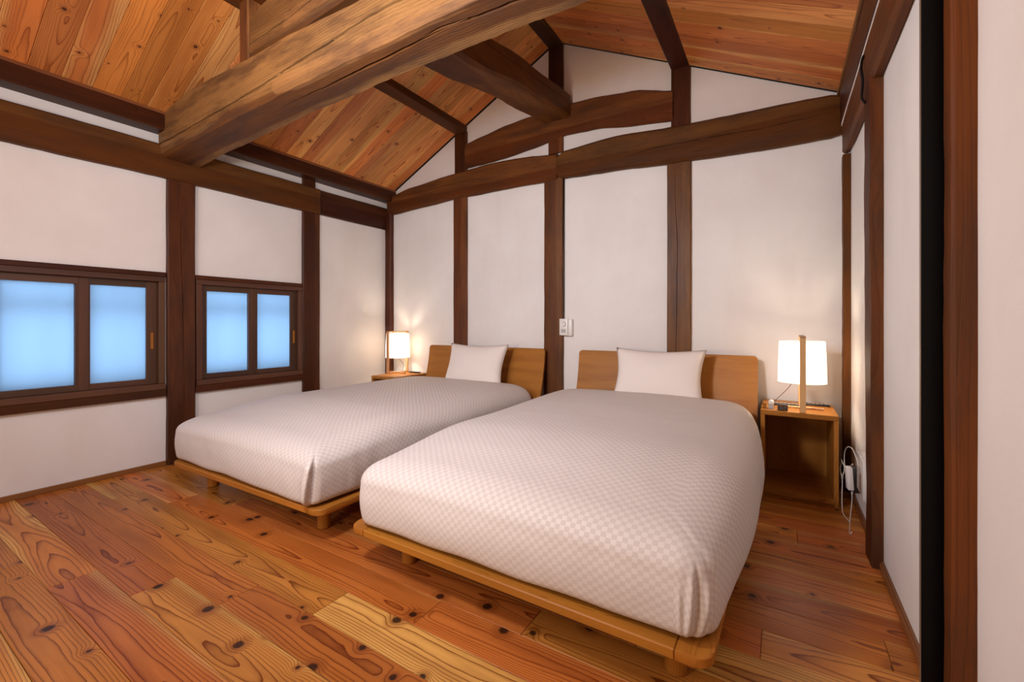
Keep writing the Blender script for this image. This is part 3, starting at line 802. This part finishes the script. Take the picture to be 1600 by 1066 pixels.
for nm, lab, F, Hd in (('mattress', 'mattress under the white duvet of the right bed', (-1.40, -0.20, 1.25), (-1.36, -0.19, 3.06)),
                       ('mattress', 'mattress under the white duvet of the left bed', (-3.00, -1.82, 1.24), (-2.93, -1.75, 3.04))):
    bm = bmesh.new()
    vs = bxm(bm, 0, 1, 0, 1, 0.1665, 0.375, 0)
    for v in bm.verts:
        t = v.co.y; xa = F[0] + (Hd[0] - F[0]) * t; xb = F[1] + (Hd[1] - F[1]) * t
        v.co.x = xa + (xb - xa) * v.co.x; v.co.y = F[2] + (Hd[2] - F[2]) * t
    bmesh.ops.bevel(bm, geom=bm.edges[:], offset=0.03, segments=4, affect='EDGES')
    tag(obj(nm, bm, 'mattress'), lab, 'mattress')

def pillow(label, c, w, h, t, tilt, yaw, seed):
    bm = bmesh.new(); N = 28; K = 20
    g0 = {}
    for side in (1, -1):
        for i in range(N + 1):
            for j in range(K + 1):
                u = 2 * i / N - 1; v = 2 * j / K - 1
                e = max(0.0, (1 - abs(u) ** 2.6)) ** 0.5 * max(0.0, (1 - abs(v) ** 2.4)) ** 0.5
                # edges pulled in between pointed corners
                x = u * w / 2 * (1 - 0.10 * (1 - abs(v) ** 1.7))
                z = v * h / 2 * (1 - 0.13 * (1 - abs(u) ** 1.7))
                y = -side * t / 2 * e
                y += 0.004 * noise.noise(Vector((u * 2.5 + seed, v * 2.5, side))) * e
                y += 0.003 * math.sin(5 * math.atan2(v, u)) * (u * u + v * v) * e
                if (i in (0, N) or j in (0, K)) and side == -1: g0[side, i, j] = g0[1, i, j]
                else: g0[side, i, j] = bm.verts.new((x, y, z))
    for side in (1, -1):
        for i in range(N):
            for j in range(K):
                f_ = (g0[side, i, j], g0[side, i + 1, j], g0[side, i + 1, j + 1], g0[side, i, j + 1])
                bm.faces.new(f_ if side == 1 else f_[::-1])
    X = Matrix.Translation(Vector(c)) @ Matrix.Rotation(yaw, 4, 'Z') @ Matrix.Rotation(tilt, 4, 'X')
    bm.transform(X)
    o = obj('pillow', bm, 'cotton', smooth=0); o.data.shade_smooth()
    return tag(o, label, 'pillow')
pillow('white pillow leaning on the headboard of the right bed', (-0.712, 3.015, 0.622), 0.60, 0.39, 0.16, math.radians(-20), math.radians(1), 1.)
pillow('white pillow leaning on the headboard of the left bed', (-2.235, 3.015, 0.618), 0.60, 0.39, 0.16, math.radians(-20), math.radians(2), 3.)

# ------------------------------------------------------------------ nightstands
def nightstand(label, x0, x1, y0, y1, zt):
    n = empty('nightstand', ((x0 + x1) / 2, (y0 + y1) / 2, 0)); tag(n, label, 'nightstand')
    t = 0.022
    box('top', x0, x1, y0, y1, zt - 0.026, zt, 'oak', n, 'x', 0.0015)
    box('side_panel', x0 + 0.001, x0 + t, y0 + 0.001, y1, 0.0, zt - 0.0262, 'oak', n, 'z', 0.001)
    box('side_panel', x1 - t, x1 - 0.001, y0 + 0.001, y1, 0.0, zt - 0.0262, 'oak', n, 'z', 0.001)
    box('bottom_panel', x0 + t, x1 - t, y0 + 0.002, y1, 0.018, 0.042, 'oak', n, 'x', 0.001)
    box('plinth', x0 + t, x1 - t, y0 + 0.006, y0 + 0.022, 0.0, 0.0178, 'oak', n, 'x', 0.001)
    box('back_panel', x0 + t, x1 - t, y1 - 0.012, y1 - 0.002, 0.042, zt - 0.0262, 'oak', n, 'z', 0.0005)
    return n
nightstand('open oak nightstand beside the right wall under the big lamp', -0.102, 0.258, 2.858, 3.285, 0.487)
nightstand('open oak nightstand in the left corner behind the duvet', -3.325, -3.010, 2.835, 3.285, 0.480)

# ------------------------------------------------------------------ table lamps
def lamp(label, x, yn, yf, zb, zt, rs0, rs1, zs0, zs1, power):
    l = empty('table_lamp', (x, (yn + yf) / 2, zb)); tag(l, label, 'lamp')
    yc = (yn + yf) / 2; tw = 0.014; t = 0.016
    box('post', x - tw, x + tw, yn, yn + t, zb, zt - 0.012, 'lamp_wood', l, 'z', 0.0015)
    box('post', x - tw, x + tw, yf - t, yf, zb, zt - 0.012, 'lamp_wood', l, 'z', 0.0015)
    box('top_bar', x - tw, x + tw, yn, yf, zt - 0.012, zt, 'lamp_wood', l, 'y', 0.002)
    box('base_bar', x - 0.011, x + 0.011, yn + t, yf - t, zb, zb + 0.012, 'lamp_wood', l, 'y', 0.0015)
    for s in (-1, 1):
        box('cross_foot', x + (0.0115 if s > 0 else -0.105), x + (0.105 if s > 0 else -0.0115), yc - 0.011, yc + 0.011, zb, zb + 0.012, 'lamp_wood', l, 'x', 0.0015)
    bm = bmesh.new()
    lathe(bm, [(rs0, zs0), (rs0 + (rs1 - rs0) * .5, (zs0 + zs1) / 2), (rs1, zs1)], x, yc, 48, cap=False)
    sh = obj('shade', bm, 'shade', l); sh['label'] = 'glowing white drum shade'
    for zz, rr in ((zs0, rs0), (zs1, rs1)):
        bm = bmesh.new()
        pts = [(x + rr * math.cos(2 * PI * k / 48), yc + rr * math.sin(2 * PI * k / 48), zz) for k in range(49)]
        tube(bm, pts, 0.0016, 6, caps=False)
        obj('rim', bm, 'plastic_white', sh)
    zm = (zs0 + zs1) / 2 + 0.01
    bm = bmesh.new(); bmesh.ops.create_uvsphere(bm, u_segments=20, v_segments=12, radius=0.026); bm.transform(Matrix.Translation((x, yc, zm)))
    obj('bulb', bm, 'bulb', l, smooth=0)
    bm = bmesh.new(); lathe(bm, [(0.014, zm + 0.026), (0.016, zm + 0.06), (0.012, zt - 0.013)], x, yc, 16)
    obj('socket', bm, 'plastic_white', l)
    L = bpy.data.lights.new('bulb_light', 'POINT'); L.energy = power; L.color = (1.0, 0.84, 0.64); L.shadow_soft_size = 0.034
    o = bpy.data.objects.new('bulb_light', L); o.location = (x, yc, zm); C.objects.link(o)
    return l
lampR = lamp('lit table lamp with white drum shade on the right nightstand', 0.100, 2.872, 3.150, 0.4872, 0.908, 0.119, 0.112, 0.640, 0.874, 13.0)
lampL = lamp('lit table lamp with white drum shade on the left corner nightstand', -3.285, 2.995, 3.270, 0.4802, 0.900, 0.119, 0.112, 0.635, 0.876, 12.0)
def cord(name, pts, r, mat, label, cat='cord', n=7, parent=None):
    bm = bmesh.new(); tube(bm, spline(pts, n), r, 8)
    o = obj(name, bm, mat, parent, smooth=0); o.data.shade_smooth()
    if label: tag(o, label, cat)
    return o
cord('power_cord', [(0.096, 3.03, 0.80), (0.07, 3.02, 0.70), (0.045, 3.01, 0.62), (0.0, 3.01, 0.56), (-0.045, 3.01, 0.508), (-0.055, 3.02, 0.4905), (-0.02, 3.10, 0.490), (0.05, 3.2, 0.490)], 0.0018, 'cable_brown', None, parent=lampR)
cord('power_cord', [(-3.285, 3.15, 0.78), (-3.30, 3.16, 0.64), (-3.27, 3.20, 0.56), (-3.31, 3.225, 0.505), (-3.31, 3.235, 0.4835), (-3.25, 3.26, 0.4835)], 0.0018, 'cable_brown', None, parent=lampL)

# ------------------------------------------------------------------ small things on the right nightstand
zt = 0.4875
ck = empty('alarm_clock', (0.006, 2.895, zt)); tag(ck, 'small square dark clock on the right nightstand beside the lamp post', 'clock')
box('case', -0.018, 0.030, 2.885, 2.905, zt, zt + 0.033, 'clock_face', ck, 'x', 0.002)
bm = bmesh.new()
for k, (dx, dz) in enumerate(((-0.011, 0.021), (-0.003, 0.021), (0.009, 0.021), (0.017, 0.021))):
    bxm(bm, 0.005 + dx - 0.0025, 0.005 + dx + 0.0025, 2.8845, 2.885, zt + dz - 0.0045, zt + dz - 0.003)
    bxm(bm, 0.005 + dx + 0.0015, 0.005 + dx + 0.0025, 2.8845, 2.885, zt + dz - 0.0045, zt + dz + 0.0045)
    bxm(bm, 0.005 + dx - 0.0025, 0.005 + dx + 0.0025, 2.8845, 2.885, zt + dz + 0.003, zt + dz + 0.0045)
for k in range(3): bxm(bm, -0.008 + k * 0.010, -0.003 + k * 0.010, 2.8845, 2.885, zt + 0.007, zt + 0.009)
obj('display', bm, 'digit', ck, smooth=0)
def remote(label, x0, x1, y, dy, zt, mat='plastic_black'):
    r = empty('remote_control', ((x0 + x1) / 2, y, zt)); tag(r, label, 'remote control')
    X = Matrix.Translation(((x0 + x1) / 2, y, 0)) @ Matrix.Rotation(dy, 4, 'Z')
    L = (x1 - x0) / 2
    bm = bmesh.new(); bxm(bm, -L, L, -0.016, 0.016, zt, zt + 0.012, 0.003, 2, X); obj('body', bm, mat, r)
    bm = bmesh.new()
    for k in range(6): bxm(bm, -L + 0.02 + k * 0.02, -L + 0.03 + k * 0.02, -0.006, 0.006, zt + 0.0121, zt + 0.0145, 0.001, 1, X)
    obj('button', bm, 'plastic_grey', r)
remote('black remote control left of the lamp post on the right nightstand', -0.048, 0.085, 3.075, -0.06, zt)
remote('black remote control right of the lamp post on the right nightstand', 0.118, 0.243, 3.165, -0.05, zt)
ch = empty('air_freshener', (-0.062, 2.94, zt)); tag(ch, 'small round white gadget on a square foot at the nightstand edge', 'gadget')
box('foot', -0.064, -0.038, 2.912, 2.935, zt, zt + 0.022, 'plastic_grey', ch, 'x', 0.001)
bm = bmesh.new(); bmesh.ops.create_uvsphere(bm, u_segments=20, v_segments=14, radius=0.0155)
bm.transform(Matrix.Translation((-0.050, 2.926, zt + 0.036)) @ Matrix.Diagonal((1, 0.8, 1, 1)))
obj('ball', bm, 'plastic_white', ch, smooth=0).data.shade_smooth()
box('card_block', -0.094, -0.074, 2.93, 2.945, zt, zt + 0.030, 'oak', None, 'z', 0.001)
tag(bpy.data.objects['card_block'], 'tiny wooden block at the left edge of the right nightstand', 'block')
# left nightstand things
remote('black remote control lying in front of the left lamp', -3.20, -3.075, 3.22, 0.03, 0.4802)

# ------------------------------------------------------------------ wall switch with dial between the beds
sw = empty('wall_controller', (-1.50, 3.28, 0.88)); tag(sw, 'white wall controller with a round dial between the beds', 'controller')
box('back_box', -1.545, -1.452, 3.278, YB, 0.876, 1.012, 'plastic_white', sw, 'z', 0.004, 2)
box('front_plate', -1.556, -1.482, 3.262, 3.278, 0.880, 1.016, 'plastic_white', sw, 'z', 0.004, 2)
bm = bmesh.new()
tube(bm, [(-1.518, 3.262, 0.972), (-1.518, 3.253, 0.972)], 0.018, 28)
obj('dial', bm, 'plastic_white', sw)
bm = bmesh.new(); tube(bm, [(-1.518, 3.262, 0.972), (-1.518, 3.2605, 0.972)], 0.021, 28)
obj('dial_ring', bm, 'plastic_grey', sw)
bm = bmesh.new(); bxm(bm, -1.519, -1.517, 3.2525, 3.2531, 0.976, 0.988); obj('dial_mark', bm, 'plastic_grey', sw, smooth=0)
box('label_plate', -1.540, -1.500, 3.2612, 3.2621, 0.902, 0.930, 'plastic_grey', sw, 'x', 0)
cord('cable', [(-1.535, 3.305, 1.010), (-1.536, 3.306, 1.05), (-1.535, 3.306, 1.2), (-1.534, 3.307, 2.18)], 0.005, 'plastic_black', 'black cable running up the post from the wall controller', 'cable', 3)

# ------------------------------------------------------------------ outlet, adapters and cords by the right wall
ob = empty('outlet_box', (0.325, 2.51, 0.2)); tag(ob, 'white outlet box low on the right wall behind the post', 'outlet')
box('housing', 0.308, XR, 2.40, 2.61, 0.200, 0.385, 'plastic_white', ob, 'z', 0.006, 2)
box('cover_plate', 0.302, 0.308, 2.41, 2.60, 0.208, 0.377, 'plastic_white', ob, 'z', 0.002, 2)
ad = empty('power_adapter', (0.27, 2.45, 0.22)); tag(ad, 'white brick shaped power adapter hanging in front of the outlet', 'adapter')
X = Matrix.Translation((0.273, 2.43, 0.0)) @ Matrix.Rotation(0.15, 4, 'Z') @ Matrix.Rotation(-0.06, 4, 'Y')
bm = bmesh.new(); bxm(bm, -0.011, 0.011, -0.018, 0.018, 0.245, 0.345, 0.004, 2, X); obj('brick', bm, 'plastic_white', ad)
bm = bmesh.new(); tube(bm, [(0.266, 2.43, 0.246), (0.266, 2.435, 0.225)], 0.004, 8); obj('strain_relief', bm, 'cable_white', ad)
cord('adapter_cord', [(0.30, 2.52, 0.33), (0.285, 2.54, 0.385), (0.283, 2.62, 0.385), (0.283, 2.76, 0.355), (0.284, 2.88, 0.30), (0.284, 2.90, 0.25), (0.280, 2.80, 0.235), (0.275, 2.60, 0.30), (0.270, 2.45, 0.352)], 0.0022, 'cable_white', 'white cord looping from the outlet box to the power adapter')
coil = [(0.275 + 0.004 * math.sin(t * 3), 2.90 + 0.07 * math.cos(t), 0.205 + 0.045 * math.sin(t)) for t in [k * 0.55 for k in range(34)]]
cord('coiled_cord', coil + [(0.268, 2.82, 0.17), (0.264, 2.79, 0.12), (0.262, 2.77, 0.06), (0.264, 2.76, 0.02), (0.276, 2.74, 0.004), (0.285, 2.70, 0.004)], 0.0022, 'cable_white', 'white coiled cord falling to the floor beside the nightstand', n=3)
cord('adapter_cord', [(0.266, 2.435, 0.226), (0.267, 2.45, 0.18), (0.265, 2.48, 0.11), (0.266, 2.51, 0.05), (0.268, 2.53, 0.004), (0.280, 2.57, 0.004)], 0.0022, 'cable_white', 'white cord hanging from the power adapter to the floor')
bm = bmesh.new(); bxm(bm, 0.290, 0.344, 2.625, 2.67, 0.17, 0.29, 0.004, 2)
tag(obj('black_adapter', bm, 'plastic_black', None, 'z'), 'black plug adapter behind the white one on the right wall', 'adapter')
